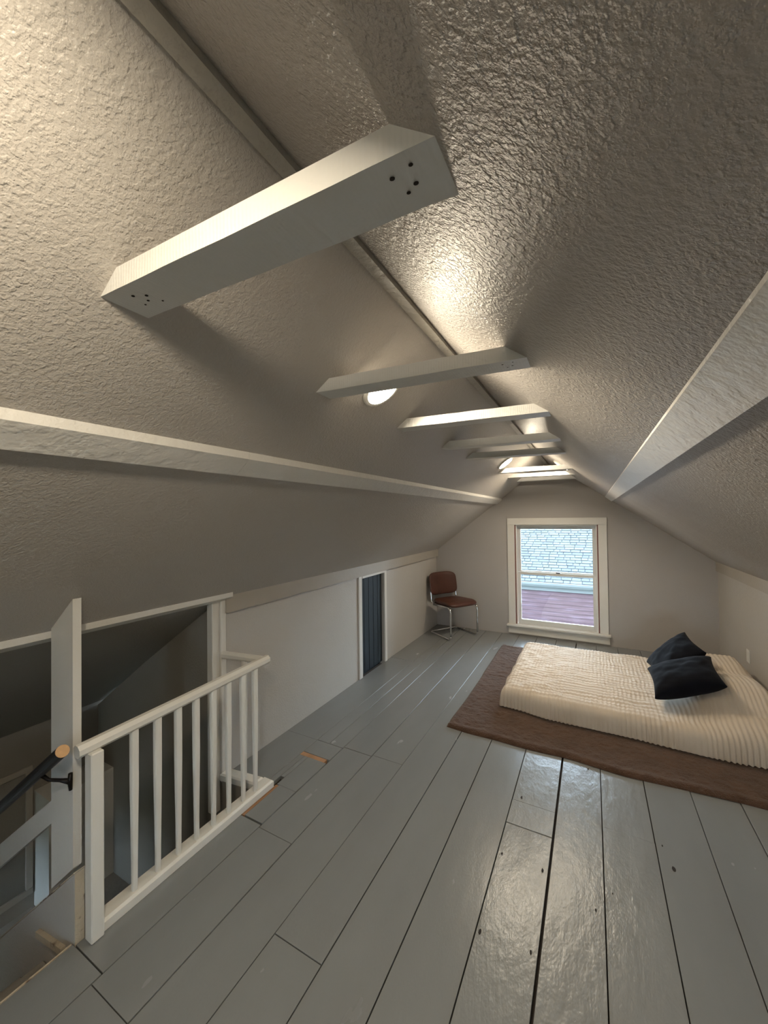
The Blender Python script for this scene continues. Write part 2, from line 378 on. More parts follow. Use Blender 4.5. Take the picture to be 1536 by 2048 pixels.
# far window --------------------------------------------------------------
win = struct(empty('window_1', ((WX0 + WX1) / 2, YF, WZ0)), 'white double-hung window looking onto a shingled roof')
wc = Vector(((WX0 + WX1) / 2, YF, WZ0))
def wpart(name, x0, x1, y0, y1, z0, z1, mat, ch=0.002, parent=None):
    bm = NB(); c = wc
    box(bm, x0 - c.x, x1 - c.x, y0 - c.y, y1 - c.y, z0 - c.z, z1 - c.z, ch); return obj(name, bm, mat, parent or win)
wpart('casing', -1.048, WX0 + 0.002, YF - 0.020, YF, 0.146, 1.525, M['white'])
wpart('casing', WX1 - 0.002, 0.165, YF - 0.020, YF, 0.146, 1.525, M['white'])
wpart('head_casing', -1.050, 0.167, YF - 0.023, YF, 1.525, 1.617, M['white'])
wpart('window_sill', -1.070, 0.190, YF - 0.055, YF + 0.05, 0.118, 0.146, M['white'], 0.005)
wpart('apron', -1.052, 0.176, YF - 0.020, YF, 0.022, 0.118, M['white'])
wpart('jamb', WX0, WX0 + 0.014, YF, YF + 0.13, 0.146, WZ1, M['redjamb'])
wpart('jamb', WX1 - 0.014, WX1, YF, YF + 0.13, 0.146, WZ1, M['redjamb'])
wpart('head_jamb', WX0 + 0.014, WX1 - 0.014, YF, YF + 0.13, WZ1 - 0.018, WZ1, M['sash'])
wpart('stop_strip', WX0 + 0.014, WX0 + 0.028, YF + 0.002, YF + 0.03, 0.146, WZ1 - 0.018, M['white'])
wpart('stop_strip', WX1 - 0.028, WX1 - 0.014, YF + 0.002, YF + 0.03, 0.146, WZ1 - 0.018, M['white'])
def sash(name, x0, x1, z0, z1, y0, y1, st, tr_, br):
    e = wpart(name, x0, x0 + st, y0, y1, z0, z1, M['sash'])
    wpart('stile', x1 - st, x1, y0, y1, z0, z1, M['sash'], parent=e)
    wpart('rail', x0 + st, x1 - st, y0 + 0.001, y1 - 0.001, z1 - tr_, z1, M['sash'], parent=e)
    wpart('rail', x0 + st, x1 - st, y0 + 0.001, y1 - 0.001, z0, z0 + br, M['sash'], parent=e)
    yy = (y0 + y1) / 2
    wpart('pane', x0 + st - 0.004, x1 - st + 0.004, yy - 0.002, yy + 0.002, z0 + br - 0.004, z1 - tr_ + 0.004, M['glass'], 0, parent=e)
    return e
sash('upper_sash', WX0 + 0.020, WX1 - 0.020, 0.842, WZ1 - 0.018, YF + 0.078, YF + 0.110, 0.048, 0.042, 0.040)
lower = sash('lower_sash', WX0 + 0.028, WX1 - 0.028, 0.147, 0.870, YF + 0.036, YF + 0.068, 0.042, 0.036, 0.066)
lk = wpart('sash_lock', -0.435, -0.385, YF + 0.030, YF + 0.056, 0.870, 0.884, M['iron'], 0.003, parent=lower)

w3 = struct(empty('fill_window_back', ((BX0 + BX1) / 2, YB, BZ0)), 'added unseen white window behind the camera, giving daylight fill')  # out of view, put in for soft daylight on the near surfaces
for nm, (x0, x1, z0, z1), mt_ in (('frame', (BX0, BX0 + 0.05, BZ0, BZ1), 'white'), ('frame', (BX1 - 0.05, BX1, BZ0, BZ1), 'white'), ('frame', (BX0 + 0.05, BX1 - 0.05, BZ0, BZ0 + 0.05), 'white'), ('frame', (BX0 + 0.05, BX1 - 0.05, BZ1 - 0.05, BZ1), 'white'), ('meeting_rail', (BX0 + 0.05, BX1 - 0.05, 0.76, 0.80), 'white'), ('pane', (BX0 + 0.05, BX1 - 0.05, BZ0 + 0.05, 0.76), 'glass'), ('pane', (BX0 + 0.05, BX1 - 0.05, 0.80, BZ1 - 0.05), 'glass')):
    bm = NB(); d_ = 0.002 if nm == 'pane' else 0.02
    box(bm, x0 - (BX0 + BX1) / 2, x1 - (BX0 + BX1) / 2, -0.06 - d_, -0.06 + d_, z0 - BZ0, z1 - BZ0); obj(nm, bm, M[mt_], w3)

# stairwell shell -----------------------------------------------------------
def eave(x): return zl(XL) + (x - XL) * (EZ - zl(XL)) / (EX - XL)
bm = NB()
prism(bm, [(EX - 0.1, WB), (-1.80, WB), (-1.80, -0.001), (XL - 0.02, -0.001), (XL - 0.02, eave(XL) + 0.02), (EX - 0.1, eave(EX - 0.1) + 0.02)], 'y', WY1 - 0.016, WY1 + 0.09)
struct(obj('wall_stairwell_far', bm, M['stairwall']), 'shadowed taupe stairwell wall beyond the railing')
SX0, SX1, SZ0, SZ1 = -3.56, -3.16, -1.04, -0.56          # opening for the added landing window
bm = NB()
prism(bm, [(EX - 0.1, WB), (SX0, WB), (SX0, eave(SX0) + 0.02), (EX - 0.1, eave(EX - 0.1) + 0.02)], 'y', WY0 - 0.09, WY0)
prism(bm, [(SX1, WB), (-1.80, WB), (-1.80, -0.028), (XL - 0.02, -0.028), (XL - 0.02, eave(XL) + 0.02), (SX1, eave(SX1) + 0.02)], 'y', WY0 - 0.09, WY0)
prism(bm, [(SX0, WB), (SX1, WB), (SX1, SZ0), (SX0, SZ0)], 'y', WY0 - 0.09, WY0)
prism(bm, [(SX0, SZ1), (SX1, SZ1), (SX1, eave(SX1) + 0.02), (SX0, eave(SX0) + 0.02)], 'y', WY0 - 0.09, WY0)
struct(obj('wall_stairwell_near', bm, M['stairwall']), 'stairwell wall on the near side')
w2 = struct(empty('fill_window_landing', ((SX0 + SX1) / 2, WY0, SZ0)), 'added unseen landing window lighting the stairwell blue')  # out of view, put in for the blue light on the stairwell walls
for nm, (x0, x1, z0, z1), mt_ in (('frame', (SX0, SX0 + 0.03, SZ0, SZ1), 'white'), ('frame', (SX1 - 0.03, SX1, SZ0, SZ1), 'white'), ('frame', (SX0 + 0.03, SX1 - 0.03, SZ0, SZ0 + 0.03), 'white'), ('frame', (SX0 + 0.03, SX1 - 0.03, SZ1 - 0.03, SZ1), 'white'), ('pane', (SX0 + 0.03, SX1 - 0.03, SZ0 + 0.03, SZ1 - 0.03), 'glass')):
    bm = NB(); d_ = 0.002 if nm == 'pane' else 0.02
    box(bm, x0 - (SX0 + SX1) / 2, x1 - (SX0 + SX1) / 2, -0.045 - d_, -0.045 + d_, z0 - SZ0, z1 - SZ0); obj(nm, bm, M[mt_], w2)
bm = NB(); box(bm, EX - 0.1, EX, WY0 - 0.09, WY1 + 0.09, WB, EZ + 0.06)
wo = struct(obj('wall_stairwell_outer', bm, M['stairwall']), 'blue-lit stairwell outer wall with a framed panel')
for (a, c, z0, z1) in ((0.55, 1.25, -0.145, -0.105), (0.55, 1.25, -1.015, -0.97), (1.21, 1.25, -0.97, -0.145), (0.55, 0.59, -0.97, -0.145)):
    bm = NB(); box(bm, EX + 0.001, EX + 0.02, a, c, z0, z1, 0.003); obj('panel_trim', bm, M['walltrim'], wo)
bm = NB(); prism(bm, [(EX + 0.0005, -1.12), (-3.37, -1.12), (-3.37, -0.30), (EX + 0.0005, -0.30)], 'y', 1.262, WY1 - 0.017)
obj('lit_strip_pier', bm, M['white'], wo)  # added block, white and cut short to show as a brightly lit strip
# wall under the attic floor edge, open at the bottom toward the lower hall
bm = NB(); box(bm, -1.795, -1.72, WY0 - 0.09, WY1 + 0.09, WB, -0.028)
box(bm, EX - 0.1, -1.72, WY0 - 0.09, WY1 + 0.09, WB - 0.1, WB)
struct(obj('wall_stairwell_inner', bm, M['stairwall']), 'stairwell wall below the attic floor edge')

# ------------------------------------------------------------------ staircase
st = empty('staircase', (-1.81, 0.25, -1.12)); tag(st, 'grey painted attic stairs going down left behind the white plank', 'stairs')
def spart(name, bm, mat, parent=None):
    for v in bm.verts: v.co -= Vector((-1.81, 0.25, -1.12))
    return obj(name, bm, mat, parent or st)
rise, run = 0.187, 0.22
for k in range(6):
    x = -1.82 - k * run
    bm = NB(); box(bm, x - 0.018, x, WY0 + 0.002, 0.753, -(k + 1) * rise, -k * rise - 0.03, 0.0); spart('riser', bm, M['stairgrey'])
    if k < 5:
        bm = NB(); box(bm, x - run - 0.02, x - 0.018, WY0 + 0.002, 0.753, -(k + 1) * rise - 0.028, -(k + 1) * rise, 0.005); spart('tread', bm, M['stairgrey'])
bm = NB(); box(bm, EX + 0.001, -1.82 - 5 * run - 0.018, WY0 + 0.002, WY1 - 0.018, -1.15, -1.122, 0.0); spart('landing', bm, M['stairgrey'])
# sloped skirt wall between stairs and well
sl = 0.85
bm = NB(); x1 = -1.802; x0 = -2.95
prism(bm, [(x1, 0.272), (x1, -0.30), (x0, -1.12), (x0, 0.272 - sl * (x1 - x0))], 'y', 0.755, 0.788)
sk = spart('skirt_board', bm, M['knee'])
bm = NB(); prism(bm, [(x1 + 0.0015, 0.270), (x1 + 0.0015, -0.02), (x1 + 0.0, -0.02), (x1, 0.270)], 'y', 0.757, 0.788)
spart('skirt_end', bm, M['tan'])
bm = NB(); prism(bm, [(x1, 0.2735), (x0, 0.2735 - sl * (x1 - x0)), (x0, 0.279 - sl * (x1 - x0)), (x1, 0.279)], 'y', 0.752, 0.790)
spart('skirt_cap', bm, M['tan'])
bm = NB(); prism(bm, [(-2.095, -0.104), (-1.872, -0.062), (-1.872, -0.036), (-2.095, -0.078)], 'y', 0.738, 0.7545); spart('cove_strip', bm, M['tan'])
# sloping board on the far side of the well, parallel to the stairs
bm = NB(); gt = lambda x: 0.396 + 0.73 * (x + 2.152); prism(bm, [(-1.95, gt(-1.95)), (-3.36, gt(-3.36)), (-3.36, gt(-3.36) - 0.135), (-1.95, gt(-1.95) - 0.095)], 'y', 0.801, 0.826)
spart('guard_board', bm, M['white'])
# lower flight turning back under the attic floor
for k in range(5):
    x = -2.92 + k * run
    z = -1.122 - (k + 1) * rise
    bm = NB(); box(bm, x, x + run + 0.02, 0.80, WY1 - 0.018, z - 0.028, z, 0.0); spart('tread', bm, M['stairgrey'])

# tall plank from the stair wall up to the ceiling
bm = NB(); y0, y1 = 0.770, 0.800
xa, xb = -2.035, -1.85
prism(bm, [(xa, 0.10), (xb, 0.262), (xb, zc(xb) - 0.001), (xa, zc(xa) - 0.001)], 'y', y0, y1)
pk = obj('upright_plank', bm, M['white']); tag(pk, 'tall white plank rising from the stair wall to the sloped ceiling', 'plank')

# black handrail
hr = empty('stair_handrail', (-1.76, 0.70, 0.79)); tag(hr, 'round black stair handrail with a bare wood cut end', 'handrail')
A = Vector((0.0, 0, 0.0)); D = Vector((-0.815, 0, -0.58)).normalized()
bm = NB(); tube(bm, [A, A + D * 1.5], 0.0225, 20); obj('rail', bm, M['black'], hr, smooth=False)
bm = NB(); tube(bm, [A - D * 0.0012, A + D * 0.0005], 0.0222, 20); obj('cut_end', bm, M['endgrain'], hr)
bp = Vector((-0.085, 0.0602, -0.175))
bm = NB(); tube(bm, [bp + Vector((0, 0, 0.032)), bp + Vector((0, -0.002, 0)), bp + Vector((0, 0, -0.034))], [0.0075, 0.009, 0.006], 10); br = obj('wall_bracket', bm, M['iron'], hr, smooth=True)
foot = A + D * 0.21 + Vector((0, 0, -0.02))
bm = NB(); tube(bm, [bp, bp.lerp(foot, 0.35) + Vector((0, 0, -0.004)), bp.lerp(foot, 0.75) + Vector((0, 0, -0.012)), foot], [0.012, 0.007, 0.0065, 0.008], 10); obj('bracket_arm', bm, M['iron'], br, smooth=True)

# ------------------------------------------------------------------ white railing
rl = empty('railing', (-1.78, 1.27, 0)); tag(rl, 'white painted wooden railing around the stairwell', 'railing')
RC = Vector((-1.78, 1.27, 0))
def rpart(name, bm, mat=None, smooth=False):
    for v in bm.verts: v.co -= RC
    return obj(name, bm, mat or M['railing'], rl, smooth=smooth)
bm = NB(); tube(bm, [(-1.778, 0.752, 0.752), (-1.778, 1.20, 0.766), (-1.778, 1.752, 0.786)], 0.0265, 8); rpart('top_rail', bm)
bm = NB(); tube(bm, [(-1.79, 1.735, 0.782), (-2.098, 1.688, 0.782)], 0.024, 8); rpart('return_rail', bm)
def bprism(bm, poly, z0, z1, ch):
    """board with plan outline poly and a chamfered upper edge"""
    c = sum((Vector(p) for p in poly), Vector((0, 0))) / len(poly)
    lo = [bm.verts.new((p[0], p[1], z0)) for p in poly]; mi = [bm.verts.new((p[0], p[1], z1 - ch)) for p in poly]
    hi = []
    for p in poly:
        q = Vector(p); d = Vector((ch if c.x > q.x else -ch, ch if c.y > q.y else -ch)); q = q + d
        hi.append(bm.verts.new((q.x, q.y, z1)))
    k = len(poly)
    for A_, B_ in ((lo, mi), (mi, hi)):
        for i in range(k): face(bm, [A_[i], A_[(i + 1) % k], B_[(i + 1) % k], B_[i]])
    face(bm, hi); face(bm, lo[::-1])
bm = NB(); bprism(bm, [(-1.830, 0.832), (-1.752, 0.832), (-1.752, 1.772), (-1.830, 1.772)], 0.001, 0.045, 0.010); rpart('bottom_rail', bm)
bm = NB(); bprism(bm, [(-2.100, 1.655), (-1.831, 1.690), (-1.831, 1.765), (-2.100, 1.730)], 0.001, 0.043, 0.009); rpart('bottom_return', bm)
bm = NB(); box(bm, -1.790, -1.737, 0.784, 0.830, 0.0005, 0.735, 0.004); rpart('newel_post', bm)
def baluster(x, y, z1):
    bm = NB(); a, c = 0.0130, 0.0088; z0 = 0.044
    prof = [(z0, c), (0.16, c * 1.05), (0.5, a * 0.98), (z1, a)]
    rings = [[bm.verts.new((x + sx * h, y + sy * h, z)) for sx, sy in ((-1, -1), (-.55, -1.18), (.55, -1.18), (1, -1), (1.18, -.55), (1.18, .55), (1, 1), (.55, 1.18), (-.55, 1.18), (-1, 1), (-1.18, .55), (-1.18, -.55))] for z, h in prof]
    for A_, B_ in zip(rings, rings[1:]):
        for i in range(12): face(bm, [A_[i], A_[(i + 1) % 12], B_[(i + 1) % 12], B_[i]])
    face(bm, rings[0][::-1]); face(bm, rings[-1])
    rpart('baluster', bm)
for y in (0.966, 1.069, 1.169, 1.265, 1.364, 1.460, 1.560, 1.650):
    baluster(-1.779, y, 0.735 + (y - 0.75) * 0.034)
baluster(-1.935, 1.710, 0.764)

# ------------------------------------------------------------------ collar ties
ties = [(0.405, 0.425, 0.095, 2.100, 'nearest white collar tie overhead with nail holes at both ends'),
        (1.090, 1.150, 0.085, 2.100, 'second white collar tie with a round light glowing right behind it'),
        (1.735, 1.800, 0.090, 2.100, 'third white collar tie with its near face lit warmly'),
        (2.390, 2.470, 0.090, 2.100, 'fourth white collar tie with saw marks across its face'),
        (2.940, 3.030, 0.080, 2.100, 'fifth collar tie just in front of the wide gap with the far lights'),
        (4.100, 4.110, 0.090, 2.100, 'first of the three far collar ties, lit by the far light'),
        (4.680, 4.720, 0.090, 2.100, 'middle one of the three far collar ties'),
        (5.280, 5.260, 0.090, 2.102, 'last collar tie, closest to the gable wall')]
for i, (ya, yb, w, zb, lab) in enumerate(ties):
    zt = zb + 0.043
    xa0, xa1 = (zb - 2.762) / 0.77 - 0.004, (zt - 2.762) / 0.77 - 0.004
    xb0, xb1 = (1.988 - zb) / 0.7226 + 0.004, (1.988 - zt) / 0.7226 + 0.004
    c = Vector((RX, (ya + yb) / 2 + w / 2, zb))
    e = bm = NB()
    sh = lambda x: ya + (yb - ya) * (x - xa0) / (xb0 - xa0)
    nseg = 14; rows = []
    for k in range(nseg + 1):
        tt = k / nseg
        b0 = xa0 + (xb0 - xa0) * tt; t0 = xa1 + (xb1 - xa1) * tt
        j = [noise.noise(Vector((b0 * 7 + q * 31, i * 5.3, q))) * 0.0022 for q in range(4)]
        rows.append([bm.verts.new(p - c) for p in (Vector((b0, sh(b0) + j[0], zb + j[1])), Vector((b0, sh(b0) + w + j[2], zb + j[1])), Vector((t0, sh(t0) + w, zt)), Vector((t0, sh(t0) + j[3], zt + j[3])))])
    for A_, B_ in zip(rows, rows[1:]):
        for q in range(4): face(bm, [A_[q], A_[(q + 1) % 4], B_[(q + 1) % 4], B_[q]])
    face(bm, rows[0][::-1]); face(bm, rows[-1])
    o = obj('collar_tie', bm, M['beam'], loc=c); tag(o, lab, 'beam', 'white collar ties under the ridge')
    if i in (0, 1):
        holes = [(-0.80, .3, .006), (-0.79, .55, .005), (-0.775, .42, .006), (-0.765, .7, .004), (-0.81, .62, .004), (-0.225, .30, .006), (-0.20, .52, .006), (-0.215, .62, .005), (-0.195, .22, .005)]
        if i == 1: holes = holes[5:]
        for (hx, fy, hr_) in holes:
            hr_ *= 0.55
            bm = NB(); bmesh.ops.create_uvsphere(bm, u_segments=8, v_segments=5, radius=hr_ if i == 0 else hr_ * 0.8)
            for v in bm.verts: v.co.z *= 0.25; v.co.x *= 1.25
            obj('nail_hole', bm, M['nailhole'], o, loc=Vector((hx, sh(hx) + w * fy, zb - 0.0004)) - c)

# ------------------------------------------------------------------ round ceiling lights
def ceiling_light(x, y, side, label):
    z = zl(x) if side == 'L' else zr(x)
    ang = math.atan(0.77) if side == 'L' else -math.atan(0.7226)
    e = empty('ceiling_light', (x, y, z)); e.rotation_euler = (0, -ang, 0)
    tag(e, label, 'light', 'round ceiling lights')
    bm = NB(); n = 40
    prof = [(0.092, -0.0005), (0.092, -0.006), (0.086, -0.012), (0.074, -0.013), (0.072, -0.009)]
    rg = [[bm.verts.new((r * cos(2 * pi * k / n), r * sin(2 * pi * k / n), zz)) for k in range(n)] for r, zz in prof]
    for A_, B_ in zip(rg, rg[1:]):
        for k in range(n): face(bm, [A_[k], A_[(k + 1) % n], B_[(k + 1) % n], B_[k]])
    face(bm, rg[0])
    obj('trim_ring', bm, M['ring'], e, smooth=False)
    bm = NB(); bmesh.ops.create_circle(bm, cap_ends=True, segments=n, radius=0.0725)
    r = bmesh.ops.extrude_face_region(bm, geom=list(bm.faces))
    for v in [g for g in r['geom'] if isinstance(g, bmesh.types.BMVert)]: v.co.z += 0.004
    for v in bm.verts: v.co.z -= 0.0115
    obj('diffuser', bm, M['diffuser'], e)
    return e
ceiling_light(-0.752, 1.385, 'L', 'round glowing ceiling light half hidden behind the second collar tie')
ceiling_light(-0.752, 3.95, 'L', 'round glowing ceiling light on the stairwell-side slope near the far ties')
ceiling_light(-0.270, 4.50, 'R', 'small bright ceiling light on the bed-side slope above the far ties')
ceiling_light(-0.285, -0.02, 'R', 'unseen round ceiling light overhead on the bed-side slope, above the camera')  # unseen light, placed to account for glow on the near slope and tie
ceiling_light(-0.752, -1.9, 'L', 'added unseen round ceiling light behind the camera on the stairwell-side slope')  # added out of view to help light the near end of the room

# ------------------------------------------------------------------ cantilever chair
ch = empty('cantilever_chair', (-1.5425, 5.1055, 0), math.atan2(-0.545, 0.84)); tag(ch, 'brown leather cantilever chair with chrome tube legs in the corner', 'chair')
R = 0.0125; W2 = 0.232; BX = -0.46
for s in (-1, 1):
    y = s * W2
    pts = [(0, y, 0.055)] + [(0, y, 0.2), (0, y, 0.36)] + [tuple(p) for p in arc((-0.055, y, 0.375), 0, pi / 2, 0.055, 7, ((1, 0, 0), (0, 0, 1)))]
    bm = NB(); tube(bm, pts, R, 12); obj('leg', bm, M['chrome'], ch, smooth=True)
    bm = NB(); tube(bm, [(-0.055, y, 0.43), (-0.38, y, 0.415)], R, 12); obj('seat_rail', bm, M['chrome'], ch, smooth=True)
    pts = [tuple(p) for p in arc((-0.38, y * 0.97, 0.475), -pi / 2, -pi + 0.12, 0.06, 7, ((1, 0, 0), (0, 0, 1)))] + [(-0.455, y * .95, 0.60), (-0.475, y * .95, 0.74)]
    bm = NB(); tube(bm, pts, R, 12); obj('back_post', bm, M['chrome'], ch, smooth=True)
pts = []
for s in (-1, 1):
    y = s * W2
    side = [tuple(p) for p in arc((-0.04, y, 0.0525), 0, -pi / 2, 0.04, 6, ((1, 0, 0), (0, 0, 1)))] + [(-0.25, y, R), (BX + 0.04, y, R)]
    side += [tuple(p) for p in arc((BX + 0.04, y - s * 0.04, R), pi / 2 * s, pi / 2 * s + s * pi / 2, 0.04, 6, ((1, 0, 0), (0, 1, 0)))]
    pts = pts + side if s == -1 else pts + side[::-1]
bm = NB(); tube(bm, pts, R, 12); obj('base_frame', bm, M['chrome'], ch, smooth=True)
def pad(name, hw, hh, th, rad, bend, mat, place, n=22):
    """rounded upholstered pad: hw x hh half-sizes, th thickness, corner radius rad"""
    bm = NB()
    def outline(k, shrink):
        a = 2 * pi * k / 64
        c, s_ = cos(a), sin(a); p = 5.0
        d = (abs(c) ** p + abs(s_) ** p) ** (-1 / p)
        return (d * c * (hw - shrink), d * s_ * (hh - shrink))
    rings = []
    prof = [(hw * 0.96, th / 2 + 0.004), (hw * 0.7, th / 2 + 0.004), (hw * 0.35, th / 2 + 0.003), (0.03, th / 2), (0.012, th * 0.40), (0.002, th * 0.2), (0, 0), (0.002, -th * 0.2), (0.012, -th * 0.40), (0.03, -th / 2), (hw * 0.5, -th / 2), (hw * 0.96, -th / 2)]
    for sh_, t_ in prof:
        sc = sh_ / hw
        rings.append([bm.verts.new(place(outline(k, 0)[0] * (1 - sc), outline(k, 0)[1] * (1 - sc), t_)) for k in range(64)])
    for A_, B_ in zip(rings, rings[1:]):
        for k in range(64): face(bm, [A_[k], A_[(k + 1) % 64], B_[(k + 1) % 64], B_[k]])
    face(bm, rings[0]); face(bm, rings[-1])
    return obj(name, bm, mat, ch, smooth=True)
pad('seat', 0.245, 0.235, 0.052, 0.05, 0, M['leather'], lambda a, b_, t_: Vector((-0.205 + a, b_ * (1 + 0.06 * a / 0.245), 0.468 + t_ + 0.03 * a - (0.02 * max(0, a - 0.12) / 0.12))))
pad('backrest', 0.24, 0.158, 0.040, 0.05, 0, M['leather'], lambda a, b_, t_: Vector((-0.435 + t_ - 0.17 * (b_ + 0.158) - 0.05 * (1 - (a / 0.24) ** 2) + 0.01, a, 0.682 + b_)))
pad('seat_base', 0.238, 0.228, 0.012, 0.05, 0, M['leatherdark'], lambda a, b_, t_: Vector((-0.205 + a, b_, 0.438 + t_ + 0.03 * a)))

# ------------------------------------------------------------------ rug
def smooth(a, b_, x):
    t_ = max(0, min(1, (x - a) / (b_ - a))); return t_ * t_ * (3 - 2 * t_)
rx0, rx1, ry0, ry1 = -1.03, 1.19, 2.90, 5.03
bm = NB(); nx, ny = 260, 240; g = []
for j in range(ny + 1):
    row = []
    for i in range(nx + 1):
        u = i / nx; v = j / ny
        x = rx0 + (rx1 - rx0) * u; y = ry0 + (ry1 - ry0) * v
        wob = 0.020 * noise.noise(Vector((x * 3.1, y * 3.1, 1.5)))
        de = min(u * (rx1 - rx0), (1 - u) * (rx1 - rx0), v * (ry1 - ry0), (1 - v) * (ry1 - ry0))
        df = v * (ry1 - ry0)
        z = 0.003 + 0.017 * smooth(0, 0.02, de) + 0.010 * exp(-((df - 0.035) / 0.022) ** 2) * (0.75 + 0.5 * noise.noise(Vector((x * 6, 0, 4))))
        if df > 0.05: z += -0.003 * exp(-((df - 0.08) / 0.02) ** 2)
        amp = smooth(0.0, 0.03, de)
        left = 1 - smooth(-0.75, -0.60, x)
        z += amp * (0.004 * noise.noise(Vector((x * 30, y * 30, 0))) + 0.0025 * noise.noise(Vector((x * 75, y * 75, 3))))
        z += amp * left * (0.012 * max(0, noise.noise(Vector((x * 8 + y * 3, y * 17, 9)))) + 0.012 * exp(-((x - rx0 - 0.03) / 0.02) ** 2))
        y2 = y + (wob if v < 0.5 else wob * 0.8) + (-0.025 * sin(u * pi) if v < 0.3 else 0) * (1 - v / 0.3)
        row.append(bm.verts.new((x + wob * 0.8 * (1 - u), y2, min(0.027, max(0.0025, z)))))
    g.append(row)
for j in range(ny):
    for i in range(nx): bm.faces.new((g[j][i], g[j][i + 1], g[j + 1][i + 1], g[j + 1][i]))
per = [g[0][i] for i in range(nx + 1)] + [g[j][nx] for j in range(1, ny + 1)] + [g[ny][i] for i in range(nx - 1, -1, -1)] + [g[j][0] for j in range(ny - 1, 0, -1)]
lowr = [bm.verts.new((v.co.x, v.co.y, 0.0012)) for v in per]
for k in range(len(per)): face(bm, [per[k], lowr[k], lowr[(k + 1) % len(per)], per[(k + 1) % len(per)]])
rug = obj('rug', bm, M['rug'], smooth=True); tag(rug, 'brown plush rug spread on the floor under the low bed', 'rug')

# ------------------------------------------------------------------ mattress and blanket
bm = NB(); box(bm, -0.655, 1.15, 3.50, 4.66, 0.030, 0.165, 0.03)
mt = obj('mattress', bm, M['mattress']); tag(mt, 'low mattress lying on the rug, almost hidden under the cream blanket', 'mattress')
def hump(x, y):
    a = smooth(0.50, 0.86, x) * (1 - smooth(1.06, 1.19, x) * 0.45)
    b_ = smooth(3.42, 3.80, y) * (1 - smooth(4.50, 4.78, y))
    dip = 1 - 0.16 * exp(-((y - 4.12) / 0.10) ** 2)
    front = 0.32 * smooth(0.55, 0.95, x) * smooth(3.26, 3.50, y) * (1 - smooth(3.5, 3.9, y))
    return 0.185 * a * max(b_ * dip, front)
def ytop(x, y): return 0.186 + hump(x, y) + 0.006 * noise.noise(Vector((x * 2.5, y * 2.5, 0)))
def front_y(x):
    return 3.375 - 0.06 * smooth(-0.65, -0.3, x) - 0.03 * smooth(0.1, 0.7, x) + 0.03 * smooth(0.72, 1.1, x) + 0.006 * noise.noise(Vector((x * 9, 0, 7)))
def back_y(x): return 4.80 + 0.02 * noise.noise(Vector((x * 4, 3, 7)))
def left_x(y): return -0.725 + 0.012 * noise.noise(Vector((y * 5, 1, 2)))
def edge_prof(n_edge, reach):
    """(inset, height factor) samples from the hem to the top"""
    out = []
    for k in range(n_edge + 1):
        t_ = k / n_edge
        a = t_ * pi / 2
        out.append((reach * (1 - cos(a) ** 0.75), sin(a) ** 0.62))
    return out
ep = edge_prof(26, 1.0)
nu, nv = 420, 250
def seq(n, reach0, reach1, total):
    """positions 0..total with dense rounded edges at both ends -> (pos, hf)"""
    a = [(i_ * reach0, h) for i_, h in ep]; c = [(total - i_ * reach1, h) for i_, h in reversed(ep)]
    m_ = [(reach0 + (total - reach0 - reach1) * k / n, 1.0) for k in range(1, n)]
    return a + m_ + c
us = seq(nu, 0.09, 0.10, 1.92); vs_ = seq(nv, 0.12, 0.10, 1.0)
bm = NB(); g = []
for (ua, uh) in us:
    row = []
    for (va, vh) in vs_:
        X0 = -0.725
        x = X0 + ua
        fy, by = front_y(x), back_y(x); wdt = by - fy
        # edge insets are metres: convert the normalised middle
        if va <= 0.12: y = fy + va
        elif va >= 0.90: y = by - (1 - va)
        else: y = fy + 0.12 + (wdt - 0.22) * (va - 0.12) / 0.78
        x += (left_x(y) + 0.725) * (1 - smooth(0, 0.4, ua))
        hf = min(uh, vh) * (0.35 + 0.65 * max(uh, vh)) if min(uh, vh) < 1 else 1
        h = ytop(x, y)
        z = 0.029 + (h - 0.029) * hf
        # woven crinkle: ribs along Y, cross ribs on the flat foot part
        ph = x + 0.010 * noise.noise(Vector((x * 3, y * 6, 5)))
        rib = sin(2 * pi * ph / 0.030 + 1.6 * noise.noise(Vector((x * 10, y * 2.5, 1))))
        rib = (abs(rib) ** 0.7) * (1 if rib > 0 else -1)
        ra = 0.0032 * (0.55 + 0.9 * noise.noise(Vector((x * 5, y * 5, 8)))) + 0.0008
        flat = (1 - smooth(0.35, 0.6, x)) * smooth(0, 0.1, va)
        crs = sin(2 * pi * (y + 0.008 * noise.noise(Vector((x * 8, y * 4, 2)))) / 0.055)
        wr = 0.004 * noise.noise(Vector((x * 9, y * 9, 11))) * (0.5 + flat) + 0.006 * flat * (1 - smooth(-0.45, -0.1, x)) * noise.noise(Vector((x * 14, y * 22, 3)))
        d = ra * rib * (1 - 0.45 * flat) + flat * 0.0030 * crs + wr
        zz = z + d * hf * vh + wr * 0.3
        yy = y - (1 - vh) * (ra * rib * 2.2 + wr * 1.4) * (1 if va < 0.5 else -1)
        xx = x - (1 - uh) * (wr * 2.0 + 0.008 * noise.noise(Vector((y * 12, z * 8, 4)))) * (1 if ua < 1 else -1)
        row.append(bm.verts.new((min(xx, 1.205), yy, max(zz, 0.0276))))
    g.append(row)
for i in range(len(us) - 1):
    for j in range(len(vs_) - 1): bm.faces.new((g[i][j], g[i + 1][j], g[i + 1][j + 1], g[i][j + 1]))
bl = obj('blanket', bm, M['blanket'], smooth=True); tag(bl, 'cream crinkled muslin blanket draped over the low mattress', 'blanket')

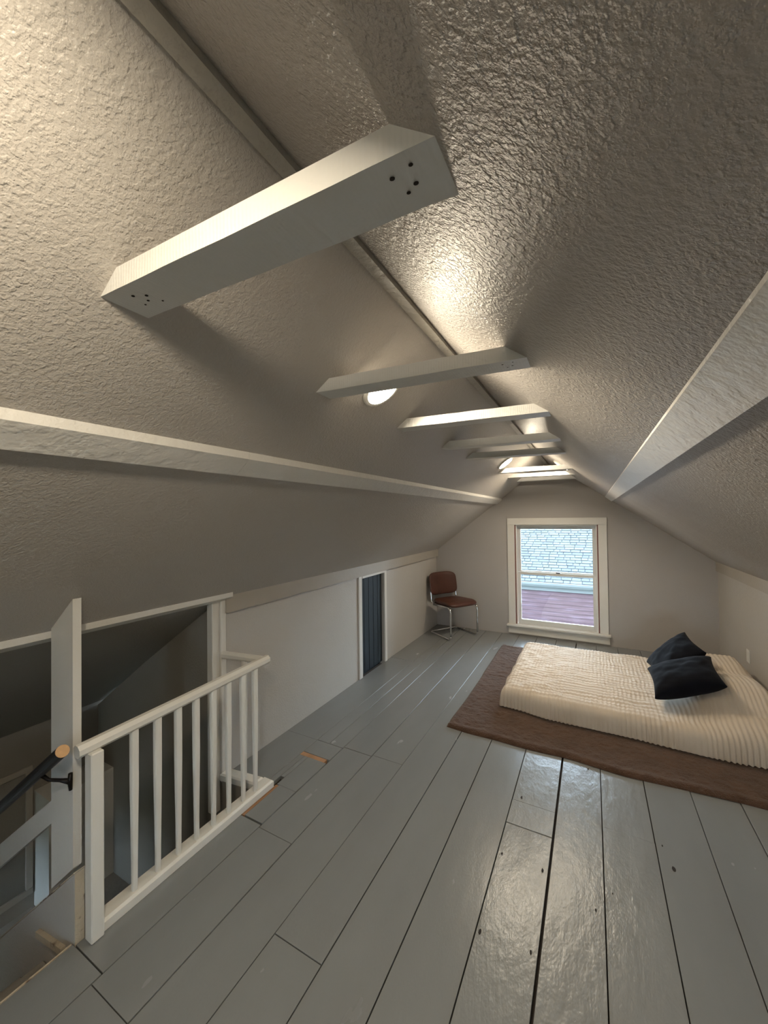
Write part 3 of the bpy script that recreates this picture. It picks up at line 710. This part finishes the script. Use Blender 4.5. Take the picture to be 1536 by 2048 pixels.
# ------------------------------------------------------------------ cushions and pillow
def cushion(name, size, th, center, e1, e2, mat, seed, tagd, n=44):
    e1 = Vector(e1).normalized(); e2 = Vector(e2); e2 = e2.normalized(); nn = e1.cross(e2).normalized()
    if nn.z < 0: nn = -nn
    center = Vector(center)
    bm = NB(); top = {}; bot = {}
    for i in range(n + 1):
        for j in range(n + 1):
            a = -1 + 2 * i / n; c = -1 + 2 * j / n
            a = sin(a * pi / 2) * 0.5 + a * 0.5; c = sin(c * pi / 2) * 0.5 + c * 0.5
            pull = 1 - 0.085 * (1 - abs(a) ** 2) * (abs(c) ** 6); pull2 = 1 - 0.085 * (1 - abs(c) ** 2) * (abs(a) ** 6)
            prof = ((1 - abs(a) ** 2.6) * (1 - abs(c) ** 2.6)) ** 0.42
            wr = 0.012 * noise.noise(Vector((a * 2.2 + seed, c * 2.2, seed))) + 0.005 * noise.noise(Vector((a * 5 + seed, c * 5, 2)))
            P = center + e1 * a * size[0] / 2 * pull2 + e2 * c * size[1] / 2 * pull
            edge = (i in (0, n) or j in (0, n))
            tv = bm.verts.new(P + nn * (th / 2 * prof + wr * prof)); top[i, j] = tv
            bot[i, j] = tv if edge else bm.verts.new(P - nn * (th / 2 * prof * 0.9 - wr * prof * 0.4))
    for i in range(n):
        for j in range(n):
            face(bm, (top[i, j], top[i + 1, j], top[i + 1, j + 1], top[i, j + 1]))
            face(bm, (bot[i, j], bot[i, j + 1], bot[i + 1, j + 1], bot[i + 1, j]))
    for v in bm.verts: v.co -= center
    o = obj(name, bm, mat, loc=center, smooth=True); tag(o, *tagd); return o
cushion('cushion', (0.475, 0.44), 0.18, (0.613, 3.765, 0.374), (0.41, 0.085, 0.13), (0.0, 0.39, 0.065), M['navy'], 3.1,
        ('navy cushion lying in front on the cream blanket', 'cushion', 'navy cushions on the bed'))
cushion('cushion', (0.46, 0.42), 0.17, (0.630, 4.255, 0.368), (0.284, 0.15, 0.243), (-0.065, 0.35, 0.046), M['navy'], 8.7,
        ('navy cushion propped behind the front cushion, toward the window', 'cushion', 'navy cushions on the bed'))

# ------------------------------------------------------------------ wall outlet
ol = empty('wall_outlet', (XR, 4.68, 0.342)); tag(ol, 'white outlet plate low on the knee wall behind the bed', 'outlet')
bm = NB(); box(bm, -0.007, -0.0005, -0.036, 0.036, -0.058, 0.058, 0.002); pl = obj('cover_plate', bm, M['plate'], ol)
for dz in (-0.02, 0.02):
    bm = NB(); box(bm, -0.0095, -0.0065, -0.016, 0.016, dz - 0.014, dz + 0.014, 0.002); obj('socket', bm, M['plate'], ol)

# ------------------------------------------------------------------ neighbouring house seen through the window
HY, HZ = 11.0, -0.12; PA = radians(30)
hs = empty('neighbour_house', (-0.8, HY, -3.0)); tag(hs, 'neighbouring house with grey shingled roof and red siding outside the window', 'house')
HC = Vector((-0.8, HY, -3.0))
def hpart(name, bm, mat, parent=None):
    for v in bm.verts: v.co -= HC
    return obj(name, bm, mat, parent or hs)
ru = Vector((0, cos(PA), sin(PA))); rn = Vector((0, -sin(PA), cos(PA)))
bm = NB(); LN = 4.2
prism(bm, [(HY - 0.03, HZ - 0.01), (HY + LN * cos(PA), HZ + LN * sin(PA) - 0.01), (HY + LN * cos(PA), HZ + LN * sin(PA) - 0.12), (HY - 0.03, HZ - 0.12)], 'x', -6, 4.5)
roof = hpart('roof', bm, M['roofdeck'])
expo = 0.128
def shingle_at(bm, x0, x1, r):
    s0 = r * expo - 0.01; s1 = s0 + expo * 1.25
    b0 = Vector((0, HY, HZ)) + ru * s0; b1 = Vector((0, HY, HZ)) + ru * s1
    ht = 0.023 + random.uniform(-0.004, 0.005)
    vv = []
    for (b_, hh) in ((b0, ht), (b1, 0.003)):
        for x in (x0, x1):
            vv.append(bm.verts.new(b_ + Vector((x, 0, 0)) + rn * hh)); 
    lo0 = [bm.verts.new(b0 + Vector((x, 0, 0)) + rn * (ht - 0.016)) for x in (x0, x1)]
    face(bm, [vv[0], vv[1], vv[3], vv[2]]); face(bm, [lo0[0], lo0[1], vv[1], vv[0]])
    face(bm, [lo0[0], vv[0], vv[2]]); face(bm, [lo0[1], vv[3], vv[1]]); face(bm, [lo0[0], vv[2], vv[3], lo0[1]])
rest = NB(); cnt = 0
for r in range(32):
    x = -6 + random.uniform(0, 0.2)
    yr = HY + r * expo * cos(PA)
    vx0, vx1 = -0.165 * yr - 0.25, 0.010 * yr + 0.2
    while x < 4.4:
        w = random.choice((0.16, 0.19, 0.22, 0.25, 0.28))
        if r < 24 and x + w > vx0 and x < vx1 and cnt < 298:
            bm = NB(); shingle_at(bm, x + 0.008, x + w - 0.008, r)
            hpart('shingle', bm, random.choice(M['shingle']), roof); cnt += 1
        else:
            shingle_at(rest, x + 0.008, x + w - 0.008, r)
        x += w
o = hpart('shingle_field', rest, M['shingle'][0], roof); o['kind'] = 'stuff'
bm = NB(); prism(bm, [(HY - 0.13, HZ + 0.0), (HY - 0.03, HZ + 0.0), (HY - 0.03, HZ - 0.11), (HY - 0.11, HZ - 0.11), (HY - 0.13, HZ - 0.05)], 'x', -6, 4.5); hpart('gutter', bm, M['gutter'])
bm = NB(); box(bm, -6, 4.5, HY - 0.028, HY - 0.005, HZ - 0.22, HZ - 0.0); hpart('fascia_board', bm, M['gutter'])
bm = NB(); box(bm, -5.6, 4.2, HY + 0.05, HY + 6.5, -3.0, HZ - 0.121); hw = hpart('wall', bm, M['siding'])
k = 0; z = HZ - 0.13
while z > -3.0:
    bm = NB(); prism(bm, [(HY + 0.049, z), (HY + 0.035, z), (HY + 0.018, z - 0.108), (HY + 0.049, z - 0.108)], 'x', -5.6, 4.2)
    hpart('siding_board', bm, M['siding'], hw); z -= 0.105
bm = NB(); box(bm, -60, 60, -60, 60, -3.2, -3.001); gd = struct(obj('ground', bm, M['grass']), 'lawn between the houses')
